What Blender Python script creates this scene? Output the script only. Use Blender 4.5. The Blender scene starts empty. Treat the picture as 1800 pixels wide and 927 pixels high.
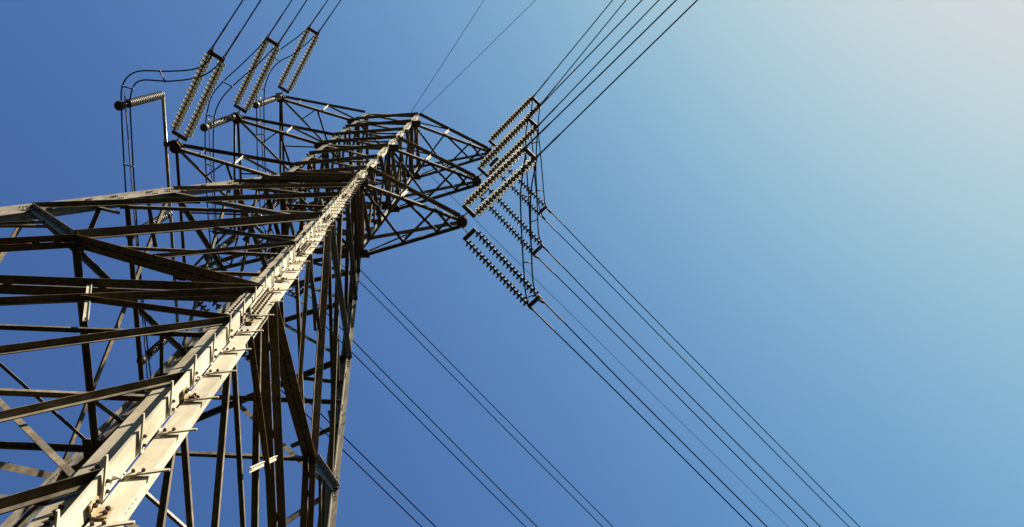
import bpy, bmesh, math, random, json
from mathutils import Vector, Matrix
random.seed(7)
SC = bpy.context.scene
COL = SC.collection
U = 1.2                      # metres per survey unit (half the tower body's width at the waist)
ZG = 27.01                   # waist height above ground, survey units
DATA = json.loads('''{"strings":[["RF",0,[3.78,-0.17,0.0],-0.8333,0.3507,-0.8176,5],["RB",0,[3.78,0.2,0.0],0.7727,0.0937,0.7614,4],["LF",0,[-3.62,-1.85,0.0],-1.0404,0.1791,-0.9381,5],["LB",0,[-3.62,1.85,0.0],0.8084,0.1376,0.7779,4],["RF",1,[3.78,-0.17,5.209],-0.8537,0.3913,-0.8544,5],["RB",1,[3.78,0.2,5.209],0.7693,0.136,0.7607,4],["LF",1,[-3.62,-1.85,5.209],-1.0402,0.2073,-0.9428,5],["LB",1,[-3.62,1.85,5.209],0.8003,0.138,0.7856,4],["RF",2,[3.78,-0.17,10.295],-0.8506,0.4052,-0.9068,5],["RB",2,[3.78,0.2,10.295],0.7402,0.1404,0.7632,4],["LF",2,[-3.62,-1.85,10.295],-1.0381,0.1845,-0.9256,5],["LB",2,[-3.62,1.85,10.295],0.7884,0.1377,0.7826,4]],"rj":[[[5.367,-2.175,-0.935],[5.311,-1.79,-1.36],[5.276,-1.428,-1.633],[5.264,-1.062,-1.798],[5.294,-0.55,-1.867],[5.343,0.244,-1.688],[5.385,0.923,-1.339],[5.431,1.585,-0.882],[5.506,2.039,-0.515],[5.654,2.277,-0.254]],[[5.612,-1.931,-0.935],[5.562,-1.614,-1.34],[5.506,-1.234,-1.662],[5.51,-0.789,-1.843],[5.533,-0.228,-1.836],[5.566,0.403,-1.601],[5.596,1.028,-1.21],[5.66,1.625,-0.731],[5.75,1.887,-0.478],[5.884,2.049,-0.254]],[[5.277,-2.177,4.172],[5.21,-1.891,3.858],[5.208,-1.452,3.515],[5.244,-0.996,3.307],[5.292,-0.516,3.234],[5.338,-0.004,3.296],[5.384,0.74,3.588],[5.418,1.462,4.041],[5.466,2.0,4.46],[5.571,2.197,4.658],[5.711,2.298,4.84]],[[5.539,-1.936,4.172],[5.52,-1.371,3.564],[5.528,-0.765,3.267],[5.576,-0.1,3.278],[5.602,0.453,3.489],[5.634,1.061,3.874],[5.679,1.456,4.19],[5.77,1.761,4.477],[5.966,2.051,4.84]],[[5.25,-2.144,9.223],[5.23,-1.634,8.727],[5.257,-1.019,8.386],[5.336,-0.366,8.298],[5.413,0.446,8.509],[5.483,1.115,8.887],[5.569,1.595,9.249],[5.676,2.029,9.633],[5.821,2.278,9.915]],[[5.517,-1.922,9.223],[5.469,-1.368,8.638],[5.506,-0.931,8.385],[5.583,-0.374,8.297],[5.66,0.336,8.489],[5.736,1.131,9.001],[5.784,1.554,9.366],[5.87,1.843,9.659],[5.996,2.043,9.915]]],"lj":[[[-2.383,-4.276,-0.485],[-2.484,-3.965,-0.557],[-2.764,-3.781,-0.798],[-3.172,-3.769,-1.364],[-3.578,-3.831,-2.055],[-3.781,-3.723,-2.331],[-3.877,-3.468,-2.5],[-3.894,-3.099,-2.55],[-3.923,-2.51,-2.55],[-3.923,-1.308,-2.621],[-3.923,-0.106,-2.664],[-3.923,1.096,-2.664],[-3.923,2.298,-2.621],[-3.923,3.5,-2.55],[-3.831,3.92,-2.536],[-3.751,4.12,-2.472],[-3.591,4.206,-2.289],[-3.325,4.146,-2.0],[-2.855,3.915,-1.294],[-2.384,3.758,-0.714],[-2.04,3.774,-0.459],[-1.876,3.916,-0.373]],[[-2.121,-4.079,-0.485],[-2.369,-3.766,-0.599],[-2.666,-3.591,-0.914],[-3.095,-3.563,-1.611],[-3.462,-3.643,-2.217],[-3.62,-3.542,-2.405],[-3.682,-3.271,-2.534],[-3.699,-2.975,-2.55],[-3.715,-2.451,-2.55],[-3.715,-1.261,-2.621],[-3.715,-0.071,-2.664],[-3.715,1.12,-2.664],[-3.715,2.31,-2.621],[-3.715,3.5,-2.55],[-3.636,3.848,-2.536],[-3.555,3.968,-2.506],[-3.43,4.062,-2.363],[-3.209,3.987,-2.162],[-2.778,3.731,-1.541],[-2.286,3.583,-0.831],[-1.925,3.582,-0.501],[-1.614,3.718,-0.373]],[[-2.41,-4.255,4.649],[-2.762,-3.819,4.46],[-3.11,-3.399,3.932],[-3.416,-3.017,3.315],[-3.629,-2.659,2.907],[-3.72,-2.219,2.716],[-3.791,-1.819,2.709],[-3.825,-1.383,2.709],[-3.825,-0.646,2.639],[-3.825,0.09,2.595],[-3.825,0.827,2.595],[-3.825,1.563,2.639],[-3.825,2.3,2.709],[-3.715,2.553,2.736],[-3.569,2.771,2.769],[-3.402,3.028,2.986],[-3.113,3.203,3.421],[-2.732,3.402,4.064],[-2.308,3.639,4.619],[-1.88,3.892,4.835]],[[-2.115,-4.067,4.649],[-2.696,-3.389,4.16],[-2.903,-3.19,3.813],[-3.276,-2.728,3.082],[-3.459,-2.346,2.777],[-3.538,-1.987,2.709],[-3.57,-1.713,2.709],[-3.6,-1.309,2.709],[-3.6,-0.587,2.639],[-3.6,0.135,2.595],[-3.6,0.856,2.595],[-3.6,1.578,2.639],[-3.6,2.3,2.709],[-3.494,2.511,2.736],[-3.387,2.591,2.762],[-3.232,2.757,2.856],[-2.974,2.946,3.188],[-2.525,3.214,3.946],[-2.242,3.22,4.319],[-1.586,3.705,4.835]],[[-2.393,-4.257,9.796],[-2.818,-3.862,9.566],[-3.139,-3.583,9.11],[-3.419,-3.285,8.53],[-3.586,-2.868,7.971],[-3.682,-2.403,7.639],[-3.73,-1.89,7.595],[-3.751,-1.425,7.595],[-3.751,-0.72,7.525],[-3.751,-0.015,7.481],[-3.751,0.69,7.481],[-3.751,1.395,7.525],[-3.751,2.1,7.595],[-3.653,2.413,7.613],[-3.527,2.773,7.675],[-3.354,3.085,8.025],[-3.11,3.35,8.601],[-2.753,3.496,9.2],[-2.354,3.622,9.674],[-1.851,3.864,9.922]],[[-2.064,-4.133,9.796],[-2.437,-3.72,9.581],[-2.824,-3.34,8.972],[-3.132,-3.153,8.432],[-3.338,-2.839,7.957],[-3.439,-2.409,7.643],[-3.486,-1.897,7.595],[-3.506,-1.432,7.595],[-3.506,-0.726,7.525],[-3.506,-0.019,7.481],[-3.506,0.687,7.481],[-3.506,1.394,7.525],[-3.506,2.1,7.595],[-3.408,2.414,7.613],[-3.284,2.774,7.679],[-3.106,3.053,8.011],[-2.822,3.214,8.504],[-2.437,3.25,9.062],[-1.973,3.479,9.688],[-1.523,3.74,9.922]]],"gw":[[[0.65,-0.98,12.119],-0.9953,6],[[1.0,-1.0,12.119],-0.7893,6],[[1.0,0.85,12.119],0.7535,4]],"C":[5.9889,-6.3702,-25.6764],"R":[[0.998733,-0.024111,0.044172],[0.035443,0.960132,-0.27729],[-0.035725,0.278504,0.95977]],"f":1804.0}''')
S_LOW, HH, H0 = .1416, -9.84, -16.60
D2, D3, T1, T2, T3 = 5.209, 10.295, 1.56, 1.55, 1.824
TOP = D3 + T3
PI = math.pi

def V(x, y, z): return Vector((x*U, y*U, (z+ZG)*U))
def VV(p): return V(p[0], p[1], p[2])
def wid(z): return 1 - S_LOW*z if z < 0 else 1.0

# ------------------------------------------------------------------ materials
def mat(name, build):
    m = bpy.data.materials.new(name); m.use_nodes = True
    nt = m.node_tree; b = nt.nodes['Principled BSDF']; build(nt, b); return m
def noise(nt, scale, detail=5, rough=.6, stretch=None):
    tc = nt.nodes.new('ShaderNodeTexCoord'); n = nt.nodes.new('ShaderNodeTexNoise')
    n.inputs['Scale'].default_value = scale; n.inputs['Detail'].default_value = detail; n.inputs['Roughness'].default_value = rough
    if stretch:
        mp = nt.nodes.new('ShaderNodeMapping'); mp.inputs['Scale'].default_value = stretch
        nt.links.new(tc.outputs['Object'], mp.inputs[0]); nt.links.new(mp.outputs[0], n.inputs['Vector'])
    else: nt.links.new(tc.outputs['Object'], n.inputs['Vector'])
    return n
def ramp(nt, src, stops):
    r = nt.nodes.new('ShaderNodeValToRGB'); e = r.color_ramp.elements
    while len(e) < len(stops): e.new(.5)
    for el, (p, c) in zip(e, stops): el.position = p; el.color = (*c, 1)
    nt.links.new(src, r.inputs[0]); return r
def mixc(nt, fac, a, b):
    m = nt.nodes.new('ShaderNodeMix'); m.data_type = 'RGBA'
    if isinstance(fac, float): m.inputs[0].default_value = fac
    else: nt.links.new(fac, m.inputs[0])
    for s, i in ((a, 6), (b, 7)):
        if isinstance(s, tuple): m.inputs[i].default_value = (*s, 1)
        else: nt.links.new(s, m.inputs[i])
    return m
def steel(name, base, dark, rust, rustamt, rough=.55, metal=0.0, vary=.0, streak=(.66, .62, .56), grain=.76, spec=.10):
    """weathered zinc: cloudy mottling, fine spangle, run-off streaks, rust blooms; every piece its own tone"""
    def b(nt, p):
        oi = nt.nodes.new('ShaderNodeObjectInfo')
        def shifted(scale, detail, rgh, stretch):
            tc = nt.nodes.new('ShaderNodeTexCoord'); mp = nt.nodes.new('ShaderNodeMapping'); mp.inputs['Scale'].default_value = stretch
            cv = nt.nodes.new('ShaderNodeVectorMath'); cv.operation = 'SCALE'; cv.inputs[0].default_value = (37., 19., 53.)
            nt.links.new(oi.outputs['Random'], cv.inputs['Scale']); nt.links.new(cv.outputs[0], mp.inputs['Location'])
            nt.links.new(tc.outputs['Object'], mp.inputs[0])
            n = nt.nodes.new('ShaderNodeTexNoise'); n.inputs['Scale'].default_value = scale; n.inputs['Detail'].default_value = detail; n.inputs['Roughness'].default_value = rgh
            nt.links.new(mp.outputs[0], n.inputs['Vector']); return n
        n1 = shifted(2.3, 7, .7, (1, 1, 1)); r1 = ramp(nt, n1.outputs['Fac'], [(.36, dark), (.60, base)])
        n2 = shifted(7, 8, .75, (1, 1, .3)); r2 = ramp(nt, n2.outputs['Fac'], [(rustamt, (0, 0, 0)), (rustamt+.10, (1, 1, 1))])
        mx = mixc(nt, r2.outputs[0], r1.outputs[0], rust)
        ns = shifted(16, 5, .6, (1, 1, .06)); rs = ramp(nt, ns.outputs['Fac'], [(.40, streak), (.60, (1, 1, 1))])
        n3 = shifted(55, 4, .65, (1, 1, 1)); r3 = ramp(nt, n3.outputs['Fac'], [(.3, (grain,)*3), (.7, (1.06, 1.06, 1.06))])
        ro = ramp(nt, oi.outputs['Random'], [(0, (1-vary,)*3), (1, (1+vary,)*3)])
        cur = mx.outputs[2]
        for src in (rs, r3, ro):
            mm = nt.nodes.new('ShaderNodeMix'); mm.data_type = 'RGBA'; mm.blend_type = 'MULTIPLY'; mm.inputs[0].default_value = 1
            nt.links.new(cur, mm.inputs[6]); nt.links.new(src.outputs[0], mm.inputs[7]); cur = mm.outputs[2]
        nt.links.new(cur, p.inputs['Base Color'])
        p.inputs['Roughness'].default_value = rough; p.inputs['Metallic'].default_value = metal; p.inputs['Specular IOR Level'].default_value = spec
        bp = nt.nodes.new('ShaderNodeBump'); bp.inputs['Strength'].default_value = .3; bp.inputs['Distance'].default_value = .003
        nt.links.new(n3.outputs['Fac'], bp.inputs['Height']); nt.links.new(bp.outputs[0], p.inputs['Normal'])
    return mat(name, b)
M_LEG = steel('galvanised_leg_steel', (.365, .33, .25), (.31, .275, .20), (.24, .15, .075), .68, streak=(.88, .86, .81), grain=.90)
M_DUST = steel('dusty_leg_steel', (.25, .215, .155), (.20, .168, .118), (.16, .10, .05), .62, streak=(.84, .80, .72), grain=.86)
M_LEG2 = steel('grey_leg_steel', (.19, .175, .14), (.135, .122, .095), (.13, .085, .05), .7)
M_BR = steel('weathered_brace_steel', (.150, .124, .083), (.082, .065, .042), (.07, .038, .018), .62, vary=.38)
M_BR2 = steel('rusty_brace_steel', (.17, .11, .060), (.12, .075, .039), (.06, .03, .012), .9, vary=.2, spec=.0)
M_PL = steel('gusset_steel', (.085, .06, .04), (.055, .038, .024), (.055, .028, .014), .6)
M_BOLT = steel('bolt_steel', (.12, .09, .06), (.07, .05, .03), (.07, .035, .016), .6, .3)
M_PALE = steel('pale_galvanised_fitting', (.34, .31, .25), (.25, .225, .18), (.18, .11, .06), .7, .2)
def simple(name, c, rough, metal=0, var=.25, scale=8, spec=.3):
    def b(nt, p):
        n = noise(nt, scale, 4); r = ramp(nt, n.outputs['Fac'], [(.3, tuple(x*(1-var) for x in c)), (.7, tuple(x*(1+var) for x in c))])
        nt.links.new(r.outputs[0], p.inputs['Base Color']); p.inputs['Roughness'].default_value = rough; p.inputs['Metallic'].default_value = metal; p.inputs['Specular IOR Level'].default_value = spec
    return mat(name, b)
M_DISC = simple('olive_glazed_porcelain', (.066, .063, .042), .4, spec=.015)
M_SHED = simple('pale_grey_shed', (.10, .092, .07), .45)
M_CAP = simple('cap_iron_and_shed_shade', (.065, .056, .042), .6)
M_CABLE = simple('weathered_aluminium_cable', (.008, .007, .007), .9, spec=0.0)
M_CLAMP = simple('aluminium_clamp_sleeve', (.13, .10, .07), .7, spec=.15)
M_GOLD = steel('yellowed_zinc_plate', (.36, .29, .18), (.32, .22, .11), (.2, .11, .04), .65)
def ground_b(nt, p):
    n = noise(nt, .35, 8, .7); r = ramp(nt, n.outputs['Fac'], [(.35, (.005, .006, .003)), (.55, (.008, .008, .005)), (.7, (.014, .012, .008))])
    nt.links.new(r.outputs[0], p.inputs['Base Color']); p.inputs['Roughness'].default_value = 1.0; p.inputs['Specular IOR Level'].default_value = 0.0
M_GROUND = mat('dry_grass_ground', ground_b)
M_PL2 = steel('brown_cast_weight', (.13, .095, .065), (.09, .065, .042), (.08, .045, .02), .6)
M_CONC = simple('concrete', (.32, .30, .27), .9)

# ------------------------------------------------------------------ object helpers
def link(name, bm, m, parent=None, smooth=False, bolts=True):
    bmesh.ops.recalc_face_normals(bm, faces=bm.faces)
    me = bpy.data.meshes.new(name); bm.to_mesh(me); bm.free()
    for x in (m if isinstance(m, (list, tuple)) else [m]): me.materials.append(x)
    if smooth:
        for pl in me.polygons: pl.use_smooth = True
    o = bpy.data.objects.new(name, me); COL.objects.link(o)
    if parent: o.parent = parent
    return o
def empty(name, loc=(0, 0, 0)):
    o = bpy.data.objects.new(name, None); COL.objects.link(o); o.location = loc; o.empty_display_size = .3
    return o
def tag(o, label, cat, group=None, kind=None):
    if label: o['label'] = label
    if cat: o['category'] = cat
    if group: o['group'] = group
    if kind: o['kind'] = kind
    return o
def hexa(bm, c, mi=0):      # c: 8 corners, bottom ring 0-3, top ring 4-7
    vs = [bm.verts.new(p) for p in c]
    for f in ((0,1,2,3), (7,6,5,4), (0,4,5,1), (1,5,6,2), (2,6,7,3), (3,7,4,0)):
        fc = bm.faces.new([vs[i] for i in f]); fc.material_index = mi
def bar(bm, a, b, e, n, e0, e1, n0, n1, mi=0):   # box from a to b spanning [e0,e1] along e and [n0,n1] along n
    c = []
    for p in (a, b):
        c += [p+e*e0+n*n0, p+e*e1+n*n0, p+e*e1+n*n1, p+e*e0+n*n1]
    hexa(bm, c, mi)
def bolt(bm, p, n, r=.016, h=.022, mi=1):
    n = n.normalized(); t = n.orthogonal().normalized(); s = n.cross(t)
    a0 = random.random()*PI
    ring = [t*math.cos(a0+k*PI/3)*r + s*math.sin(a0+k*PI/3)*r for k in range(6)]
    lo = [bm.verts.new(p+q) for q in ring]; hi = [bm.verts.new(p+q+n*h) for q in ring]
    for k in range(6):
        f = bm.faces.new((lo[k], lo[(k+1) % 6], hi[(k+1) % 6], hi[k])); f.material_index = mi
    f = bm.faces.new(hi); f.material_index = mi
    # threaded end
    r2 = r*.5; h2 = h*1.35
    lo = [bm.verts.new(p+q*.5+n*h) for q in ring]; hi = [bm.verts.new(p+q*.5+n*h2) for q in ring]
    for k in range(6):
        f = bm.faces.new((lo[k], lo[(k+1) % 6], hi[(k+1) % 6], hi[k])); f.material_index = mi
    f = bm.faces.new(hi); f.material_index = mi
def tube(bm, pts, r, seg=8, mi=0, caps=True):
    n = len(pts); rings = []
    rr = r if isinstance(r, (list, tuple)) else [r]*n
    t0 = (pts[1]-pts[0]).normalized(); up = t0.orthogonal().normalized()
    for i, p in enumerate(pts):
        t = (pts[min(i+1, n-1)]-pts[max(i-1, 0)]).normalized()
        up = (up-t*up.dot(t)).normalized(); sd = t.cross(up)
        rings.append([bm.verts.new(p+(up*math.cos(2*PI*k/seg)+sd*math.sin(2*PI*k/seg))*rr[i]) for k in range(seg)])
    for a, b in zip(rings, rings[1:]):
        for k in range(seg):
            f = bm.faces.new((a[k], a[(k+1) % seg], b[(k+1) % seg], b[k])); f.material_index = mi; f.smooth = True
    if caps:
        for rg in (rings[0][::-1], rings[-1]):
            f = bm.faces.new(rg); f.material_index = mi
def lathe(bm, prof, seg=16, mi=0):   # prof [(r, x)] about +X axis
    rings = []
    for r, x in prof:
        if r < 1e-5: rings.append([bm.verts.new((x, 0, 0))])
        else: rings.append([bm.verts.new((x, r*math.cos(2*PI*k/seg), r*math.sin(2*PI*k/seg))) for k in range(seg)])
    for a, b in zip(rings, rings[1:]):
        for k in range(seg):
            if len(a) == 1 and len(b) == 1: continue
            if len(a) == 1: f = bm.faces.new((a[0], b[(k+1) % seg], b[k]))
            elif len(b) == 1: f = bm.faces.new((a[k], a[(k+1) % seg], b[0]))
            else: f = bm.faces.new((a[k], a[(k+1) % seg], b[(k+1) % seg], b[k]))
            f.material_index = mi; f.smooth = True
def smooth_path(pts, n=6):
    out = []
    for i in range(len(pts)-1):
        p0 = pts[max(i-1, 0)]; p1 = pts[i]; p2 = pts[i+1]; p3 = pts[min(i+2, len(pts)-1)]
        for k in range(n):
            t = k/n
            out.append(.5*((2*p1)+(p2-p0)*t+(2*p0-5*p1+4*p2-p3)*t*t+(3*p1-p0-3*p2+p3)*t**3))
    out.append(pts[-1]); return out

def angle(bm, a, b, n, fw, mode='out', t=None, off=0.0, pull=0.0, bolts=2, fn=None, flip=False, mid=0):
    """rolled steel angle from a to b; n = outward normal of the face it lies in.
       one flange lies in the face, the other stands out ('out') or in ('in')."""
    t = t or max(.007, fw*.09)
    d = (b-a).normalized(); L = (b-a).length
    e = n.cross(d).normalized()
    if e.z > 0: e = -e
    if flip: e = -e
    nn = d.cross(e).normalized()
    if nn.dot(n) < 0: nn = -nn
    a = a+d*pull; b = b-d*pull
    s = 1 if mode == 'out' else -1
    o = nn*(off*s); fn = fn or fw
    h = -e*fw*.35
    bar(bm, a+o+h, b+o+h, e, nn*s, 0, fw, 0, t)
    bar(bm, a+o+h, b+o+h, e, nn*s, 0, t, t, fn)
    r = min(.017, fw*.13)
    if bolts:
        f0 = nn*(t if s > 0 else 0)
        for q, dr in ((a, d), (b, -d)):
            for k in range(bolts):
                bolt(bm, q+o+h+e*fw*.55+f0+dr*(fw*.5+k*fw*.75), nn, r, r*1.3)
    if mid:
        for k in range(mid):
            q = a.lerp(b, (k+1)/(mid+1))
            bolt(bm, q+o+h+e*t*0+nn*s*fn*.5-e*0, -e if True else e, r*.9, r*1.2)
            bolt(bm, q+o+h+nn*s*fn*.55+e*t, e, r*.9, r*1.2)
def double_angle(bm, a, b, n, fw, gap=.014, mode_up=True, bolts=3, pull=0.0):
    """two angles back to back: inner flanges side by side, outer flanges lying flat to either side"""
    t = max(.008, fw*.09); d = (b-a).normalized(); e = n.cross(d).normalized()
    if e.z < 0: e = -e
    nn = d.cross(e).normalized()
    a = a+d*pull; b = b-d*pull
    for s in (1, -1):
        bar(bm, a+nn*s*gap/2, b+nn*s*gap/2, e, nn*s, 0, fw, 0, t)
        bar(bm, a+nn*s*gap/2, b+nn*s*gap/2, e, nn*s, 0, t, t, fw)
    L = (b-a).length; k = .6
    while k < L-.3:
        q = a+d*k
        bar(bm, q, q+d*.09, e, nn, fw*.15, fw*.9, -gap/2+.0005, gap/2-.0005, 1)
        for s in (1, -1): bolt(bm, q+d*.045+e*fw*.5+nn*s*(gap/2+t), nn*s, .015, .02)
        k += 1.1
    for q, dr in ((a, d), (b, -d)):
        for k in range(bolts):
            for s in (1, -1): bolt(bm, q+dr*(.08+k*.09)+nn*s*fw*.6, -e, .015, .02)

# ------------------------------------------------------------------ TOWER
tower = tag(empty('lattice_pylon', V(0, 0, -ZG)), 'tall weathered steel lattice transmission tower seen from below, one cream leg in full sun', 'electricity pylon')
TI = Matrix.Translation(-V(0, 0, -ZG))
class BM:
    """bmesh in tower-local space, linked as one part"""
    def __init__(s): s.bm = bmesh.new()
    def done(s, name, m, parent, smooth=False):
        bmesh.ops.transform(s.bm, matrix=TI, verts=s.bm.verts)
        return link(name, s.bm, m, parent, smooth)

FACES = {'A': ((0, -1), (1, 0)), 'B': ((1, 0), (0, 1)), 'C': ((-1, 0), (0, -1)), 'D': ((0, 1), (-1, 0))}
# C and D use mirrored tangents so that the pattern matches what is seen through the tower
FACES['C'] = ((-1, 0), (0, 1)); FACES['D'] = ((0, 1), (1, 0))
def FP(face, u, z, off=0):
    (nx, ny), (tx, ty) = FACES[face]; w = wid(z)
    return V(nx*(w+off)+tx*u*w, ny*(w+off)+ty*u*w, z)
def FN(face, z):
    (nx, ny), _ = FACES[face]
    s = S_LOW if z < 0 else 0
    return Vector((nx, ny, s)).normalized()

# --- legs
LEGC = {'N': (1, -1), 'R': (1, 1), 'L': (-1, -1), 'F': (-1, 1)}
def leg_pt(c, z): w = wid(z); return V(c[0]*w, c[1]*w, z)
def leg_mesh(c, detail):
    B = BM(); bm = B.bm; cx, cy = c
    X = Vector((1, 0, 0)); Y = Vector((0, 1, 0))
    def section(z0, z1, b1, b2, t, g):
        a, b = leg_pt(c, z0), leg_pt(c, z1)
        for (sx, sy, bx, by, gs) in ((-cx, cy, b1, b2, 1), (cx, -cy, b2, b1, -1)):
            # heel shifted off the centre so a slit stays between the two angles
            o = X*(-cx*g*gs)+Y*(cy*g*gs)
            for arm, other, ln in ((X*sx, Y*sy, bx), (Y*sy, X*sx, by)):
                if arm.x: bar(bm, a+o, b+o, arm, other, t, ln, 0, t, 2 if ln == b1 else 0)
                else: bar(bm, a+o, b+o, arm, other, 0, ln, 0, t)
    section(-ZG+.05, -13.4, .245, .138, .020, .0045)
    section(-13.4, -9.84, .225, .125, .018, .004)
    section(-9.84, -5.4, .200, .112, .017, .004)
    section(-5.4, -.02, .165, .095, .015, .004)
    # corner angle above the waist, heel outwards
    def corner(z0, z1, b, t):
        a, b_ = leg_pt(c, z0), leg_pt(c, z1)
        bar(bm, a, b_, X*-cx, Y*-cy, 0, b, 0, t); bar(bm, a, b_, Y*-cy, X*-cx, t, b, 0, t)
    corner(-.02, D2, .165, .014); corner(D2, TOP, .145, .013)
    # battens bridging the slit
    z = -24.0
    while z < -.5:
        p = leg_pt(c, z); q = leg_pt(c, z+.045)
        dd = (X*cx+Y*-cy).normalized(); ee = (X*cx+Y*cy).normalized()
        bar(bm, p, q, ee, dd, -.016, .016, -.004, .004, 0)
        z += .36
    # splices: cover plates with bolt rows on every outstanding flange
    def splice(z0, z1, b1, b2, n):
        a, b = leg_pt(c, z0), leg_pt(c, z1)
        for arm, nrm, ln in ((X*-cx, Y*cy, b1), (Y*cy, X*cx, b2), (X*cx, Y*cy, b2), (Y*-cy, X*cx, b1)):
            bar(bm, a, b, arm, nrm, ln*.22, ln*.93, .031, .041, 0)
            for k in range(n):
                q = a.lerp(b, (k+.5)/n)
                bolt(bm, q+arm*ln*.42+nrm*.041, nrm, .013, .018); bolt(bm, q+arm*ln*.76+nrm*.041, nrm, .013, .018)
                bolt(bm, q+arm*ln*.76-nrm*.012, -nrm, .013, .02)
    splice(-17.75, -16.75, .235, .135, 11); splice(-13.95, -13.25, .225, .125, 9)
    splice(-10.2, -9.5, .20, .112, 8); splice(-5.75, -5.05, .18, .1, 8); splice(-3, -2.3, .16, .09, 7)
    # scattered bolts where braces land
    for z in (-25, -22.05, -21.55, -19.85, -18.1, -16.5, -15.2, -13.2, -12.0, -8.4, -7.6, -6.4, -4.2, -1.8, -1.1):
        p = leg_pt(c, z); d = (leg_pt(c, z+1)-p).normalized()
        for k in range(4):
            q = p+d*(k*.07)
            bolt(bm, q+X*-cx*.16+Y*cy*.022, Y*cy, .015, .02)
            bolt(bm, q+Y*-cy*.16+X*cx*.022, X*cx, .015, .02)
            bolt(bm, q+Y*cy*.07+X*-cx*.012, X*-cx, .015, .03)
    for lv in (0, D2, D3, T1, D2+T2, 2.9, 8.2):
        p = leg_pt(c, lv)
        for k in range(3):
            for j in (.05, .11):
                bolt(bm, p+Vector((0, 0, .08+k*.09))+X*-cx*j, Y*cy, .014, .02); bolt(bm, p+Vector((0, 0, .08+k*.09))+Y*-cy*j, X*cx, .014, .02)
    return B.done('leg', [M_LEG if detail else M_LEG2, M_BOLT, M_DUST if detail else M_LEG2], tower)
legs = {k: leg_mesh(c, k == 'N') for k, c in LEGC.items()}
legs['N']['label'] = 'cream sunlit nearest leg with two rows of step bolts'

# splice end plates (yellowed) on the near leg
for z in (-21.95, -20.2, -17.95, -15.9, -13.1):
    B = BM(); p = leg_pt(LEGC['N'], z); q = leg_pt(LEGC['N'], z+.11)
    X = Vector((1, 0, 0)); Y = Vector((0, -1, 0))
    bar(B.bm, p, q, X, Y, .012, .10, .014, .024); bar(B.bm, p, q, Y, X, .026, .085, .014, .024)
    for k in range(2):
        m_ = p.lerp(q, .3+.4*k)
        bolt(B.bm, m_+X*.08+Y*.026, Y, .014, .016); bolt(B.bm, m_+Y*.07+X*.026, X, .014, .016)
    B.done('splice_plate', [M_GOLD, M_BOLT], legs['N'])

# step bolts: tapered blades, one row on each outstanding flange of the near leg
def blade(bm, p, out, along, nrm, L=.285, w0=.10, w1=.022, t=.011):
    out = (out+Vector((0, 0, .30))-nrm*(Vector((0, 0, .30)).dot(nrm))).normalized()
    a0, a1 = p, p+out*L
    c = [a0-along*w0*.5, a0+along*w0*.5, a0+along*w0*.5+nrm*t, a0-along*w0*.5+nrm*t,
         a1-along*w1*.5, a1+along*w1*.5, a1+along*w1*.5+nrm*t, a1-along*w1*.5+nrm*t]
    hexa(bm, c)
    for k in (.03, .085): bolt(bm, p+out*k+nrm*t, nrm, .012, .015)
def step_bolt(z, side, parent):
    p = leg_pt(LEGC['N'], z); d = (leg_pt(LEGC['N'], z+1)-p).normalized()
    X = Vector((1, 0, 0)); Y = Vector((0, -1, 0))
    g = .016 if z < -.02 else 0
    B = BM()
    k = 1 if z < 0 else .75
    if side == 'y': blade(B.bm, p+X*(-.011+.021)+Y*(.028 if z<0 else -.05), Y, d, X, .22*k, .105, .026)
    else: blade(B.bm, p+Y*(-.011+.021)+X*(.028 if z<0 else -.05), X, d, Y, .225*k, .09)
    return B
allz = sorted([(-24.22+.62*k, 'y') for k in range(58)]+[(-23.90+.62*k, 'x') for k in range(58)])
for z, sd in allz[:96]: step_bolt(z, sd, None).done('step_bolt', [M_LEG, M_BOLT], legs['N'])
B = BM()
for z, sd in allz[96:]:
    b = step_bolt(z, sd, None); me = bpy.data.meshes.new('tmp'); b.bm.to_mesh(me); b.bm.free(); B.bm.from_mesh(me); bpy.data.meshes.remove(me)
o = B.done('step_bolt_row', [M_LEG, M_BOLT], tower); o['kind'] = 'stuff'

def member(name, face, u0, z0, u1, z1, fw, mode='out', m=M_BR, off=.02, pull=.0, mid=0, bolts=2, parent=None, fn=None):
    B = BM(); a, b = FP(face, u0, z0), FP(face, u1, z1)
    angle(B.bm, a, b, FN(face, (z0+z1)/2), fw, mode, None, off, pull, bolts, fn, False, mid)
    return B.done(name, [m, M_BOLT], parent or tower)
def plate(face, u, z, su, sz, parent=tower, name='gusset_plate', off=-.012, th=.012, m=M_PL, nb=6):
    """flat plate lying in a face"""
    B = BM(); p = FP(face, u, z); n = FN(face, z); (_, _), (tx, ty) = FACES[face]; T = Vector((tx, ty, 0)); E = n.cross(T).normalized()
    if E.z < 0: E = -E
    k = .3
    pts = [(-su, -sz*k), (-su*k, -sz), (su*k, -sz), (su, -sz*k), (su, sz*k), (su*k, sz), (-su*k, sz), (-su, sz*k)]
    lo = [B.bm.verts.new(p+T*x+E*y+n*off) for x, y in pts]; hi = [B.bm.verts.new(p+T*x+E*y+n*(off+th)) for x, y in pts]
    B.bm.faces.new(lo); B.bm.faces.new(hi)
    for i in range(8): B.bm.faces.new((lo[i], lo[(i+1) % 8], hi[(i+1) % 8], hi[i]))
    for i in range(nb):
        a = 2*PI*i/nb+.3; bolt(B.bm, p+T*math.cos(a)*su*.62+E*math.sin(a)*sz*.62+n*(off+th), n, .015, .02)
        bolt(B.bm, p+T*math.cos(a)*su*.62+E*math.sin(a)*sz*.62+n*off, -n, .015, .02)
    return B.done(name, [m, M_BOLT], parent)

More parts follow.
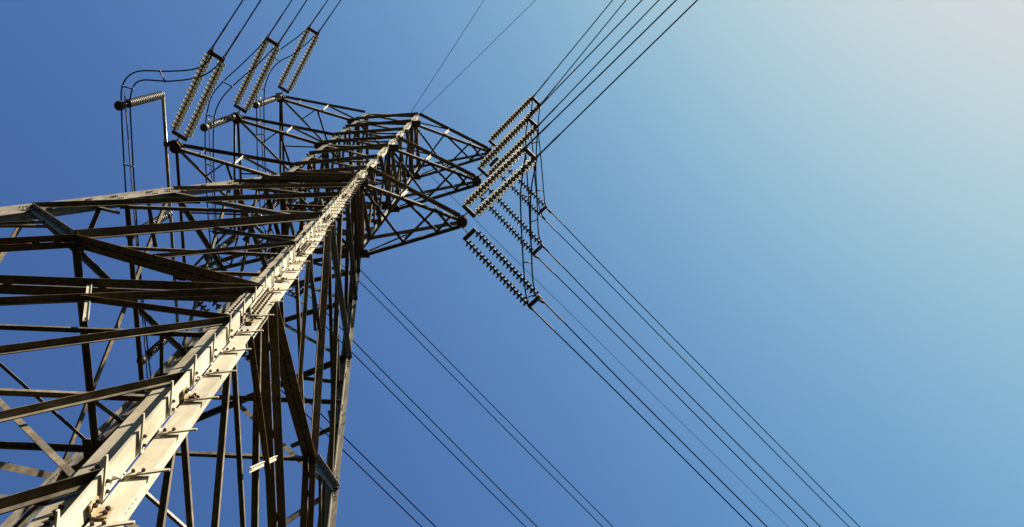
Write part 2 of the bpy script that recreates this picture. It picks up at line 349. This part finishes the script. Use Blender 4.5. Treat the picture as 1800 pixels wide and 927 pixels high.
wh, w0 = wid(HH), wid(H0)
ZC = -13.37                          # where the big X crosses
for face in 'ABCD':
    # X panels below the waist
    P = [-.02, -1.1, -2.65, -5.4, HH]
    FW = [.10, .10, .105, .115]
    for i in range(4):
        hi, lo = P[i], P[i+1]
        m1, m2 = ('out', 'in') if face in 'AB' else ('in', 'out')
        member('diagonal_brace', face, -1, lo, 1, hi, FW[i], m1, off=.024 if m1 == 'out' else .006, mid=4 if i == 3 else 2)
        member('diagonal_brace', face, 1, lo, -1, hi, FW[i], m2, off=.006 if m1 == 'out' else .024, mid=2)
    # strut through the crossing of the tall X panel, and its ties
    zc = -5.4+(HH+5.4)*wid(-5.4)/(wid(HH)+wid(-5.4))
    member('horizontal_strut', face, -1, zc-.05, 1, zc-.05, .085, 'in', off=.15)
    for s in (1, -1):
        member('secondary_brace', face, s*.632, -8.8, s*1, -8.05, .075, 'in', off=.10)
        member('secondary_brace', face, s*.442, -6.385, s*1, zc+.75, .07, 'in', off=.10)
    # big X: double angles below the crossing, heavy single angles above
    plate(face, 0, ZC, .33, .25, nb=8)
    for s in (1, -1):
        B = BM(); double_angle(B.bm, FP(face, s, H0), FP(face, 0, ZC), FN(face, ZC), .095, .018)
        B.done('double_brace', [M_BR2, M_BOLT], tower)
        member('diagonal_brace', face, 0, ZC, s, HH, .125 if s < 0 else .145, 'out', off=.02 if s > 0 else .0, mid=5)
        # secondary bracing of the big X
        member('secondary_brace', face, s*.44, -11.65, s, -12.02, .055, 'in', off=.02)
        member('secondary_brace', face, s*.455, -11.74, s, -13.22, .055, 'out', off=.012)
        member('secondary_brace', face, s*.06, ZC-.02, s, -13.62, .058, 'in', off=.045)
        member('secondary_brace', face, s*.52, -14.95, s, -13.32, .06, 'out', off=.06)
        member('secondary_brace', face, s*.602, -15.2, s, -15.2, .055, 'in', off=.03)
        # lower panel
        om = 'out' if face in 'AC' else 'in'; dz = 0 if face in 'AC' else -.12
        member('main_brace', face, 0, H0, s, -26.6, .12, 'in', off=.03, bolts=4)
        member('secondary_brace', face, s*.188, -18.0, s, H0-.06+dz, .08, om, off=.02, bolts=3)
        member('secondary_brace', face, s*.555, -17.37, s, -18.02, .055, 'out', off=.035, m=M_BR2)
        member('secondary_brace', face, s*.50, -16.62, s*.665, -18.22, .055, 'out', off=.035, m=M_LEG, fn=.02, bolts=3)
        member('secondary_brace', face, s*.218, -18.24, s, -18.24, .055, 'in', off=.02)
        member('secondary_brace', face, s*.428, -20.05, s, -17.98+dz*2, .066, om, off=.03, bolts=3)
        member('secondary_brace', face, s*.4175, -19.95, s, -19.97, .055, 'in', off=.04)
        member('secondary_brace', face, s*.603, -21.75, s, -19.74+dz*2, .058, om, off=.04, bolts=3)
        member('secondary_brace', face, s*.571, -19.5, s*1, -21.72, .05, 'in', off=.02)
        member('secondary_brace', face, s*.589, -21.62, s, -21.62, .05, 'in', off=.05)
        member('secondary_brace', face, s*.722, -23.05, s, -21.55+dz, .062, om, off=.05, bolts=3)
        member('secondary_brace', face, s*.751, -23.4, s, -23.4, .05, 'in', off=.05)
    B = BM(); double_angle(B.bm, FP(face, -1, H0), FP(face, 1, H0), FN(face, H0)*1.0, .10, .02); B.done('horizontal_strut', [M_BR, M_BOLT], tower)
    # waist and arm-level chords
    for lv in (0, D2, D3):
        member('horizontal_strut', face, -1, lv, 1, lv, .14, 'in', off=.02)
        member('horizontal_strut', face, -1, lv+.28, 1, lv+.28, .10, 'out', off=.02) if lv == 0 else None
    member('horizontal_strut', face, -1, TOP, 1, TOP, .12, 'in', off=.01)
    # body above the waist
    lv = [0, 1.56, 3.25, D2, D2+T2, 8.45, D3, TOP]
    for a_, b_ in zip(lv, lv[1:]):
        member('lattice_brace', face, -1, a_+.05, 1, b_-.08, .11, 'out', off=.018)
        member('lattice_brace', face, 1, a_+.05, -1, b_-.08, .085, 'in', off=.018)
    for z_ in (1.56, 3.25, D2+T2, 8.45):
        member('horizontal_strut', face, -1, z_, 1, z_, .08, 'in', off=.13)

def strut3(name, a, b, fw, parent=None, m=M_BR, mode='out', n=Vector((0, 0, -1)), off=0, bolts=2, flip=False, mid=0, fn=None):
    B = BM(); d = (b-a).normalized()
    n = (n-d*n.dot(d)).normalized()
    angle(B.bm, a, b, n, fw, mode, None, off, .0, bolts, fn, flip, mid)
    return B.done(name, [m, M_BOLT], parent or tower)
# diaphragm at the crossing level
w = wid(ZC)
mx = V(0, 0, ZC)
for (x, y) in ((0, -w), (0, w), (w, 0), (-w, 0)):
    strut3('diaphragm_strut', V(x, y, ZC), mx+Vector((0, 0, .002*(abs(x) > 0))), .095, fn=.085)
for (x, y) in ((w, -w), (w, w), (-w, w), (-w, -w)):
    strut3('diaphragm_brace', V(x*.98, y*.98, ZC-.02), mx+Vector((0, 0, -.03)), .06, mode='in')
B = BM()
for k in range(8): bolt(B.bm, mx+Vector((.13*math.cos(k*PI/4+.39), .13*math.sin(k*PI/4+.39), -.062)), Vector((0, 0, -1)), .015, .02)
bar(B.bm, mx+Vector((-.19, 0, -.05)), mx+Vector((.19, 0, -.05)), Vector((0, 1, 0)), Vector((0, 0, -1)), -.19, .19, 0, .012)
B.done('gusset_plate', [M_PL, M_BOLT], tower)
for lv in (0, D2, D3):
    strut3('diaphragm_brace', V(-1, -1, lv-.03), V(1, 1, lv-.03), .08); strut3('diaphragm_brace', V(1, -1, lv-.12), V(-1, 1, lv-.12), .08)
# hip ties inside the big panel

# --- crossarms
def hplate(bm, c, pts, z0, th, mi=0):
    lo = [bm.verts.new(c+Vector((x, y, z0))) for x, y in pts]; hi = [bm.verts.new(c+Vector((x, y, z0+th))) for x, y in pts]
    f = bm.faces.new(lo); f.material_index = mi; f = bm.faces.new(hi); f.material_index = mi
    for i in range(len(pts)):
        f = bm.faces.new((lo[i], lo[(i+1) % len(pts)], hi[(i+1) % len(pts)], hi[i])); f.material_index = mi
def crossarm(side, d, t, tipx, lab):
    """side +1: pointed arm; side -1: arm with a square end"""
    arm = bpy.data.objects.new('crossarm', None); COL.objects.link(arm); arm.parent = tower; arm['label'] = lab
    arm.empty_display_size = .3
    w = 1.0
    UP = Vector((0, 0, 1))
    ends = {}
    for cy in (-1, 1):
        root = V(side*1.0, cy*1.0, d); rt = V(side*1.0, cy*1.0, d+t)
        tip = V(tipx-.10, cy*.10, d) if side > 0 else V(-tipx+.01, cy*1.71, d)
        tipt = tip+Vector((0, 0, .11))
        ends[cy] = (root, rt, tip)
        out = Vector((0, cy, 0))
        strut3('bottom_chord', root, tip, .125, arm, n=out, mode='in' if cy < 0 else 'out', mid=0, bolts=3)
        strut3('top_chord', rt, tipt, .11, arm, n=out, mode='out' if cy < 0 else 'in', bolts=3)
        L = tip-root; Lt = tipt-rt
        n1 = root+L*.44; n2 = root+L*.77; m1 = rt+Lt*.46
        strut3('lacing_brace', n1, m1, .07, arm, n=out, m=M_LEG, mode='out')
        strut3('lacing_brace', root+UP*.05, m1, .055, arm, n=out, mode='out')
        strut3('lacing_brace', n2, rt+Lt*.78, .05, arm, n=out)
        B = BM()      # root plate lying under the chords
        q = V(side*1.0, cy*1.0, d)
        s = side
        pts = [(-.16*s, -.20*cy), (.30*s, -.20*cy), (.37*s, -.12*cy), (.37*s, .07*cy), (-.16*s, .07*cy)]
        hplate(B.bm, q, pts, -.035, .012)
        for i in range(5): bolt(B.bm, q+Vector((s*(-.15+i*.09), -.02*cy, -.035)), -UP, .014, .018)
        # vertical face of the root gusset
        bar(B.bm, q+Vector((s*.02, cy*.022, -.03)), q+Vector((s*.34, cy*.022, -.03)), UP, Vector((0, cy, 0)), 0, .22, 0, .012)
        B.done('gusset_plate', [M_PL, M_BOLT], arm)
    (rn, rtn, tn), (rf, rtf, tf) = ends[-1], ends[1]
    P = lambda a, b, k: a+(b-a)*k
    dn = Vector((0, 0, -.012))
    if side > 0:
        for a, b in ((rn, P(rf, tf, .45)), (rf, P(rn, tn, .44)), (P(rn, tn, .44), P(rf, tf, .79)), (P(rf, tf, .45), P(rn, tn, .77)), (P(rn, tn, .77), P(rf, tf, .93)), (P(rf, tf, .79), P(rn, tn, .93))):
            strut3('lacing_brace', a+dn, b+dn, .068, arm); dn = Vector((0, 0, dn.z-.011))
        strut3('lacing_brace', rn+Vector((0,0,-.01)), rf+Vector((0,0,-.01)), .08, arm)
        B = BM(); c = V(tipx, 0, d)
        pts = [(-.22, -.12), (-.12, -.20), (.06, -.21), (.15, -.12), (.17, .10), (.10, .20), (-.06, .23), (-.20, .15)]
        pts = [(x*.86, y*.86) for x, y in pts]; hplate(B.bm, c, pts, -.05, .014); hplate(B.bm, c, pts, .13, .014)
        for i, (x, y) in enumerate(pts): bolt(B.bm, c+Vector((x*.78, y*.78, -.05)), -UP, .015, .022); bolt(B.bm, c+Vector((x*.35, y*.4, -.05)), -UP, .015, .022)
        bar(B.bm, c+Vector((-.1, -.14, -.03)), c+Vector((.1, .14, -.03)), UP, Vector((1, 0, 0)), 0, .16, -.006, .006)
        B.done('tip_plate', [M_PL, M_BOLT], arm)
    else:
        xc = P(rn, tf, .63)
        strut3('lacing_brace', rn+Vector((0,0,-.01)), tf+Vector((0,0,-.02)), .07, arm, m=M_BR)
        strut3('lacing_brace', tn+Vector((0,0,-.03)), rf+Vector((0,0,-.03)), .07, arm, m=M_LEG)
        X0 = V(-1-(3.62-1)*.37*1.0, 0, d)
        for e in ((rn, tn), (rf, tf)):
            strut3('lacing_brace', P(*e, .52)+Vector((0,0,-.045)), X0+Vector((0,0,-.045)), .06, arm)
            o_ = (P(tn, rf, .27) if e[0] is rn else P(tf, rn, .27))
            strut3('lacing_brace', P(*e, .52)+Vector((0,0,-.06)), o_+Vector((0,0,-.06)), .045, arm)
        strut3('end_beam', tn+Vector((0,0,-.02)), tf+Vector((0,0,-.02)), .075, arm)
        strut3('lacing_brace', V(-tipx+.05, 0, d-.04), X0+Vector((0,0,-.08)), .05, arm)
        for cy, tp in ((-1, tn), (1, tf)):
            B = BM()
            pts = [(-.25, -.12*cy), (-.25, .22*cy), (.02, .22*cy), (.16, .04*cy), (.17, -.20*cy), (-.06, -.24*cy), (-.18, -.20*cy)]
            pts = [(x*.86, y*.86) for x, y in pts]; hplate(B.bm, tp, pts, -.055, .014); hplate(B.bm, tp, pts, .15, .014)
            for x, y in pts: bolt(B.bm, tp+Vector((x*.75, y*.75, -.055)), -UP, .015, .022)
            bar(B.bm, tp+Vector((-.12, .05*cy, -.04)), tp+Vector((.2, -.1*cy, -.04)), UP, Vector((0, 1, 0)), 0, .19, -.006, .006)
            B.done('tip_plate', [M_PL, M_BOLT], arm)
    return arm
LV = ((0, T1, 'lowest'), (D2, T2, 'middle'), (D3, T3, 'top'))
arms = []
for i, (d, t, nm) in enumerate(LV):
    crossarm(1, d, t, (3.727, 3.71, 3.764)[i], nm+' pointed crossarm on the sunny side')
    arms.append(crossarm(-1, d, t, 3.64, nm+' square-ended crossarm carrying jumper insulators'))
# jumper outrigger pipes at the square ends
def pipe(name, pts, r, m, parent):
    B = BM(); tube(B.bm, pts, r, 12); return B.done(name, m, parent, False)
pipe('jumper_outrigger', [V(-3.89, -3.06, -.02), V(-3.93, 3.24, -.02)], .052, [M_PALE], arms[0])
for y in (-1.78, 1.78):
    B = BM()
    for dz in (-.07, .05): bar(B.bm, V(-3.95, y, 0)+Vector((0, 0, dz)), V(-3.6, y, 0)+Vector((0, 0, dz)), Vector((0, 1, 0)), Vector((0, 0, 1)), -.07, .07, 0, .03)
    B.done('outrigger_bracket', [M_PL], arms[0])
pipe('jumper_outrigger', [V(-3.72, -1.8, D2-.02), V(-3.92, 2.06, D2-.02)], .045, [M_BR], arms[1])
pipe('jumper_outrigger', [V(-3.66, -1.8, D3-.02), V(-3.80, 2.0, D3-.02)], .045, [M_BR], arms[2])

# footings are part of the tower
for k, c in LEGC.items():
    B = BM(); p = leg_pt(c, -ZG)
    bmesh.ops.create_cone(B.bm, cap_ends=True, segments=24, radius1=.55, radius2=.45, depth=.5, matrix=Matrix.Translation(p+Vector((0, 0, .1))))
    B.done('footing', [M_CONC], tower)

# ------------------------------------------------------------------ INSULATORS
def disc_mesh():
    bm = bmesh.new()
    # iron cap (tower side) then porcelain bell opening towards the line (+X)
    lathe(bm, [(0, -.075), (.024, -.075), (.046, -.062), (.052, -.025), (.052, .0)], 12, 1)
    lathe(bm, [(.052, -.020), (.085, -.008), (.125, .010), (.142, .036), (.140, .046), (.112, .034), (.106, .014), (.098, .032), (.090, .010), (.078, .026), (.070, .004), (.056, .018), (.046, .004), (.032, .008), (.030, .03), (0, .03)], 20, 0)
    lathe(bm, [(.030, .0165), (.026, .05), (.014, .06), (.013, .095), (0, .095)], 10, 1)
    bmesh.ops.recalc_face_normals(bm, faces=bm.faces)
    me = bpy.data.meshes.new('disc'); bm.to_mesh(me); bm.free()
    me.materials.append(M_DISC); me.materials.append(M_CAP); return me
DISC = disc_mesh()
def frame_of(d):
    d = d.normalized(); lat = Vector((-d.y, d.x, 0)).normalized(); up = d.cross(lat)
    return Matrix((( d.x, lat.x, up.x), (d.y, lat.y, up.y), (d.z, lat.z, up.z))).to_4x4()
GAP = .215
NAMES = {'RF': 'pointed-end arm, pulling towards the top right', 'RB': '', 'LF': '', 'LB': ''}
LVN = ('lowest', 'middle', 'highest')
SLAB = {
 'RF': 'grey double insulator string rising up and right from the {} pointed crossarm tip',
 'RB': 'grey double insulator string slanting down and right from the {} pointed crossarm tip',
 'LF': 'grey double insulator string rising up and right from the {} square-ended crossarm on the left',
 'LB': 'grey double insulator string behind the tower body, hung off the {} square-ended crossarm'}
CLAB = {
 'RF': '{} black conductor of the pair leaving the upper-right end of the {} pointed crossarm strings',
 'RB': '{} black conductor of the pair running down right from the {} pointed crossarm strings',
 'LF': '{} black conductor of the pair leaving the frame top from the {} left crossarm strings',
 'LB': '{} black conductor of the pair coming out behind the tower from the {} left crossarm'}
GRP = {'RF': 'conductors running to the top right', 'RB': 'conductors running to the lower right', 'LF': 'conductors running up from the left arms', 'LB': 'conductors running behind the tower'}
def yoke(bm, c, fr, length, width, flip):
    """bolted plate: two cheeks with pale bolt heads, lying in the plane of the two strings"""
    M = fr.copy(); M.translation = c
    hl, hw = length/2, width/2
    for z0 in (-.014, .004):
        pts = [(-hl, -hw), (hl, -hw), (hl, hw), (-hl, hw)]
        co = [M @ Vector((x, y, z0)) for x, y in pts]+[M @ Vector((x, y, z0+.010)) for x, y in pts]
        hexa(bm, co)
    Z = (M.to_3x3() @ Vector((0, 0, 1))).normalized()
    for x in (-.42, .42):
        for y in (-.8, -.3, .3, .8):
            for s, zz in ((-1, -.014), (1, .014)):
                bolt(bm, M @ Vector((x*hl*1.2, y*hw, zz)), Z*s, .022, .010, 1)
def link_chain(bm, a, b, mi=0):
    d = (b-a); n = max(2, int(round(d.length/.10))); d.normalize(); s = d.orthogonal().normalized(); u = d.cross(s)
    for k in range(n):
        c = a.lerp(b, (k+.5)/n); h = (b-a).length/n*.62; q = s if k % 2 else u
        pts = [c+d*h*math.cos(t*PI/6)+q*.028*math.sin(t*PI/6) for t in range(13)]
        tube(bm, pts, .010, 6, mi, False)
def conductor(start, az, el, other_label, grp, length=150.0, sag=.0009, r=.020, name='conductor_cable', sleeve=.62, side=None, shrink=0):
    t = empty(name, start)
    tag(t, other_label, 'power cable', grp)
    h = Vector((math.cos(az), math.sin(az), 0)); tn = math.tan(math.radians(el))
    pts = []; s = 0
    while s < length:
        q = min(s/4, 1); pts.append(h*s+Vector((0, 0, -tn*s+sag*s*s))+(side*(-shrink*q*q*(3-2*q)) if side else Vector())); s += 1.0 if s < 12 else 6.0
    bm = bmesh.new(); tube(bm, pts, r, 8); w = link('cable_strand', bm, M_CABLE, t)
    if sleeve:
        d = (pts[1]-pts[0]).normalized(); bm = bmesh.new()
        tube(bm, [d*-.02, d*.10, d*.13, d*sleeve, d*(sleeve+.05), d*(sleeve+.30), d*(sleeve+.36)], [.03, .03, .026, .026, .03, .024, .020], 10)
        # bolted tongue turning down into the jumper
        tube(bm, [d*.03, d*.03+Vector((0, 0, -.06)), d*-.06+Vector((0, 0, -.12)), d*-.16+Vector((0, 0, -.17))], [.022, .024, .022, .018], 8)
        link('dead_end_clamp', bm, M_CLAMP, t)
    return t
ENDS = {}
for code, i, S, az, el, caz, cel in DATA['strings']:
    caz += {('RF', 1): .012, ('RF', 2): -.012}.get((code, i), 0)
    S = VV(S); d = Vector((math.cos(az)*math.cos(el), math.sin(az)*math.cos(el), -math.sin(el)))
    fr = frame_of(d); lat = Vector((-d.y, d.x, 0)).normalized()
    T = empty('insulator_string', S); tag(T, SLAB[code].format(LVN[i]), 'insulator string', 'double dead-end insulator strings')
    Lc = .17
    bm = bmesh.new(); link_chain(bm, d*-.13, d*(Lc+.02)); link('shackle_chain', bm, M_CLAMP, T)
    bm = bmesh.new(); yoke(bm, d*(Lc+.06), fr, .135, GAP*2+.09, 0); link('yoke_plate', bm, [M_PL, M_PALE], T)
    N = 18; sp = .152; s0 = Lc+.17
    endd = s0+2.737
    for sgn in (-1, 1):
        o = lat*(GAP*sgn)
        bm = bmesh.new(); tube(bm, [o+d*(Lc+.08), o+d*(s0-.03)], .016, 6); tube(bm, [o+d*(s0-.03), o+d*(endd-.02)], .013, 6); tube(bm, [o+d*(endd-.03), o+d*(endd+.04)], .018, 6)
        rod = link('insulator_chain', bm, M_CAP, T)
        for k in range(N):
            o2 = bpy.data.objects.new('disc', DISC); COL.objects.link(o2); o2.parent = rod
            m = fr @ Matrix.Rotation(random.random()*.3, 4, 'X'); m.translation = o+d*(s0+k*sp+.05); o2.matrix_local = m
    bm = bmesh.new(); yoke(bm, d*(endd+.065), fr, .135, GAP*2+.09, 1)
    for sgn in (-1, 1):
        o = lat*(GAP*sgn); q = o+d*(endd+.15)
        tube(bm, [o+d*(endd+.10), q], .02, 6, 0); 
    link('yoke_plate', bm, [M_PL, M_PALE], T)
    bm = bmesh.new()
    for sgn in (-1, 1):
        q = lat*(GAP*sgn)+d*(endd+.16)
        pts = [q+d*.05*math.cos(a*PI/6)+lat*.034*math.sin(a*PI/6) for a in range(13)]; tube(bm, pts, .012, 6, 0, False)
    link('clevis', bm, M_PALE, T)
    e = S+d*(endd+.187); ENDS[code, i] = (e, lat)
    for sgn in (-1, 1):
        first = (sgn > 0)
        conductor(e+lat*(GAP*sgn), caz, cel, CLAB[code].format({'RF': ('left-hand', 'right-hand'), 'RB': ('upper', 'lower'), 'LF': ('left-hand', 'right-hand'), 'LB': ('upper', 'lower')}[code][1 if first else 0], LVN[i]), GRP[code], side=lat*sgn, shrink=.012 if code[1] == 'F' else .04)

# ground wires
GL = ('thin pale earth wire leaving the frame left of its twin, from the tower top', 'thin earth wire running up and right from the tower peak corner', 'thin earth wire passing behind the insulators towards the lower right')
for (p, az, el), gl in zip(DATA['gw'], GL):
    conductor(VV(p), az, el, gl, 'earth wires on the tower peak', r=.010, name='earth_wire', sleeve=0)

# jumper post insulators
def shed_mesh(r):
    bm = bmesh.new(); lathe(bm, [(.035, -.064), (.038, -.045), (r*.96, -.022), (r, -.016), (r, .010), (r*.93, .014)], 24, 0); lathe(bm, [(r*.93, .016), (.05, .004), (.036, .02), (.035, .064)], 24, 1)  # pale top and rim; underside shade painted in with the darker cap colour
    bmesh.ops.recalc_face_normals(bm, faces=bm.faces)
    me = bpy.data.meshes.new('shed'); bm.to_mesh(me); bm.free(); me.materials.append(M_SHED); me.materials.append(M_CAP); return me
SHED = shed_mesh(.122)
def post(p, tilt, L, label):
    T = empty('post_insulator', p); tag(T, label, 'post insulator', 'jumper support insulators')
    d = Vector((tilt[0], tilt[1], -1)).normalized(); fr = frame_of(d)
    bm = bmesh.new(); tube(bm, [d*-.02, d*.10, d*(L-.25), d*(L-.12)], [.05, .03, .03, .04], 10); rod = link('insulator_core', bm, M_CAP, T)
    n = int((L-.45)/.125)
    for k in range(n):
        o = bpy.data.objects.new('shed', SHED); COL.objects.link(o); o.parent = T
        m = fr.copy(); m.translation = d*(.14+k*.125); o.matrix_local = m
    bm = bmesh.new(); lathe(bm, [(0, L-.12), (.12, L-.12), (.135, L-.09), (.135, L+.06), (.12, L+.08), (0, L+.08)], 20)
    for v in bm.verts: v.co = fr @ v.co
    link('end_weight', bm, M_PL2, T)
    bm = bmesh.new(); bar(bm, d*(L-.22)+Vector((-.20, 0, 0)), d*(L-.22)+Vector((.20, 0, 0)), Vector((0, 1, 0)), Vector((0, 0, 1)), -.03, .03, -.02, .02)
    link('jumper_yoke', bm, M_CAP, T)
post(V(-3.89, -3.04, -.05), (-.01, -.02), 2.55*U, 'striped post insulator at the far upper-left tip of the outrigger pipe')
post(V(-3.90, .03, -.05), (-.05, .0), 2.3*U, 'striped post insulator at the middle of the lowest outrigger pipe')
post(V(-3.93, 3.22, -.05), (-.02, .0), 2.35*U, 'striped post insulator low at the near end of the pipe, beside the far leg')
post(V(-3.74, -1.76, D2-.08), (-.02, -.02), 2.5*U, 'striped post insulator hung on the middle left crossarm tip')
post(V(-3.9, 2.03, D2-.05), (-.02, 0), 2.4*U, 'striped post insulator glimpsed through the bracing, rear end of the middle arm')
post(V(-3.66, -1.76, D3-.08), (-.02, -.02), 2.75*U, 'striped post insulator hung on the topmost left crossarm tip')
post(V(-3.8, 1.98, D3-.05), (-.02, 0), 2.6*U, 'striped post insulator hidden high behind the body, rear end of the top arm')

# jumper loops
def jumper(paths, label, spacers, rod=None):
    A = [smooth_path([VV(p) for p in w_], 6) for w_ in paths]
    base = A[0][0].copy()
    T = empty('jumper_loop', base); tag(T, label, 'jumper cable', 'jumper loops linking the strings')
    for P in A:
        bm = bmesh.new(); tube(bm, [q-base for q in P], .021, 8); link('jumper_wire', bm, M_CABLE, T)
    for s in spacers:
        a = A[0][int(s*(len(A[0])-1))]; b = min(A[1], key=lambda q: (q-a).length)
        dd = (b-a).normalized(); bm = bmesh.new(); tube(bm, [a-base-dd*.03, b-base+dd*.03], .020, 8)
        for q in (a, b): tube(bm, [q-base+Vector((0, -.03, 0)), q-base+Vector((0, .03, 0))], .030, 8)
        link('spacer', bm, M_CAP, T)
    if rod:
        y0, y1, x, z = rod; bm = bmesh.new()
        tube(bm, [V(x, y0-.12, z)-base, V(x, y0, z)-base, V(x, y1, z)-base, V(x, y1+.1, z)-base], [.005, .020, .020, .005], 8); link('stiffener_rod', bm, M_PALE, T)
for i, nm in enumerate(LVN):
    jumper(DATA['rj'][2*i:2*i+2], 'twin black jumper loop hanging from the {} pointed crossarm strings'.format(nm), (.32, .62, .82))
    z = (-2.55, D2-2.5, D3-2.7)[i]; xs = (DATA['lj'][2*i][9][0]+DATA['lj'][2*i+1][9][0])/2
    jumper(DATA['lj'][2*i:2*i+2], 'twin black jumper looping round the outer end of the {} square-ended crossarm'.format(nm), (.16, .28, .42, .56, .70, .85), ((-3.3, 3.6), (-1.95, 2.3), (-1.95, 2.2))[i]+(xs+.02, z))

# ------------------------------------------------------------------ GROUND
bm = bmesh.new(); rings = []
from mathutils import noise as mn
RAD = [0, 15, 40, 90, 160, 230, 290, 350, 420, 520, 700, 1000, 1600, 3000, 6000]
for r_ in RAD:
    ring = []
    for k in range(72):
        a_ = 2*PI*k/72; x_, y_ = r_*math.cos(a_), r_*math.sin(a_)
        t_ = max(0, min(1, (r_-170)/230)); t_ = t_*t_*(3-2*t_)
        t2 = max(0, min(1, (r_-700)/2300))
        z_ = t_*(125+70*mn.noise(Vector((x_*.003, y_*.003, 1.7)))+25*mn.noise(Vector((x_*.011, y_*.011, 4.)))) * (1-t2*.6) + t_*t2*200  # hills out of view, added to cut horizon light on brace undersides
        ring.append(bm.verts.new((x_, y_, z_)) if r_ else None)
    rings.append(ring)
c0 = bm.verts.new((0, 0, 0))
for k in range(72): bm.faces.new((c0, rings[1][k], rings[1][(k+1) % 72]))
for A_, B_ in zip(rings[1:], rings[2:]):
    for k in range(72): bm.faces.new((A_[k], B_[k], B_[(k+1) % 72], A_[(k+1) % 72]))
tag(link('ground', bm, M_GROUND), 'dry valley floor rising to unseen hills added around the pylon to block low sky light', None, None, 'structure')

# ------------------------------------------------------------------ CAMERA
R = DATA['R']; C = DATA['C']
cam = bpy.data.cameras.new('camera'); co = bpy.data.objects.new('camera', cam); COL.objects.link(co)
r, dn, fw = (Vector(R[0]), Vector(R[1]), Vector(R[2]))
co.matrix_world = Matrix(((r.x, -dn.x, -fw.x, C[0]*U), (r.y, -dn.y, -fw.y, C[1]*U), (r.z, -dn.z, -fw.z, (C[2]+ZG)*U), (0, 0, 0, 1)))
cam.sensor_fit = 'HORIZONTAL'; cam.sensor_width = 36; cam.lens = DATA['f']/1800*36; cam.clip_start = .05; cam.clip_end = 12000
SC.camera = co

# ------------------------------------------------------------------ LIGHT
SUN = Vector((1, -.70, 1.80)).normalized()
el = math.asin(SUN.z); rot = math.atan2(SUN.x, SUN.y)
W = bpy.data.worlds.new('World'); SC.world = W; W.use_nodes = True; nt = W.node_tree
bg = nt.nodes['Background']; sky = nt.nodes.new('ShaderNodeTexSky'); sky.sky_type = 'NISHITA'; sky.sun_disc = False
sky.sun_elevation = el; sky.sun_rotation = rot
sky.altitude = 0; sky.air_density = 1.0; sky.dust_density = 1.6; sky.ozone_density = 3.0
EXPO, STR = 2.1, .0504
K = STR*2**EXPO
def mth(op, a, b, clamp=False):
    n = nt.nodes.new('ShaderNodeMath'); n.operation = op
    for i, x in enumerate((a, b)):
        if isinstance(x, (int, float)): n.inputs[i].default_value = x
        else: nt.links.new(x, n.inputs[i])
    return n.outputs[0]
# deeper, more saturated film response of the sky: y = g (K x)^p, rolled off as y / (1 + k y)
sp = nt.nodes.new('ShaderNodeSeparateColor'); cb = nt.nodes.new('ShaderNodeCombineColor'); nt.links.new(sky.outputs[0], sp.inputs[0])
for ch, (pw, g, k) in enumerate(((2.3, 3.67, 1.225), (3.6, 17.2, 1.38), (4.8, 16.6, 1.36))):
    y = mth('MULTIPLY', mth('POWER', mth('MULTIPLY', sp.outputs[ch], K), pw), g)
    y = mth('DIVIDE', y, mth('ADD', mth('MULTIPLY', y, k), 1.0))
    nt.links.new(mth('MULTIPLY', y, 1/K), cb.inputs[ch])
nt.links.new(cb.outputs[0], bg.inputs[0]); bg.inputs[1].default_value = STR
sl = bpy.data.lights.new('sun', 'SUN'); sl.energy = 5.0; sl.angle = math.radians(.5); sl.color = (1, .92, .79)
so = bpy.data.objects.new('sun', sl); COL.objects.link(so); so.rotation_euler = (-SUN).to_track_quat('-Z', 'Y').to_euler()
so.location = (40, -30, 60)
vs = SC.view_settings; vs.view_transform = 'Standard'; vs.look = 'None'; vs.gamma = 1; vs.exposure = EXPO
SC.cycles.max_bounces = 6; SC.cycles.diffuse_bounces = 1
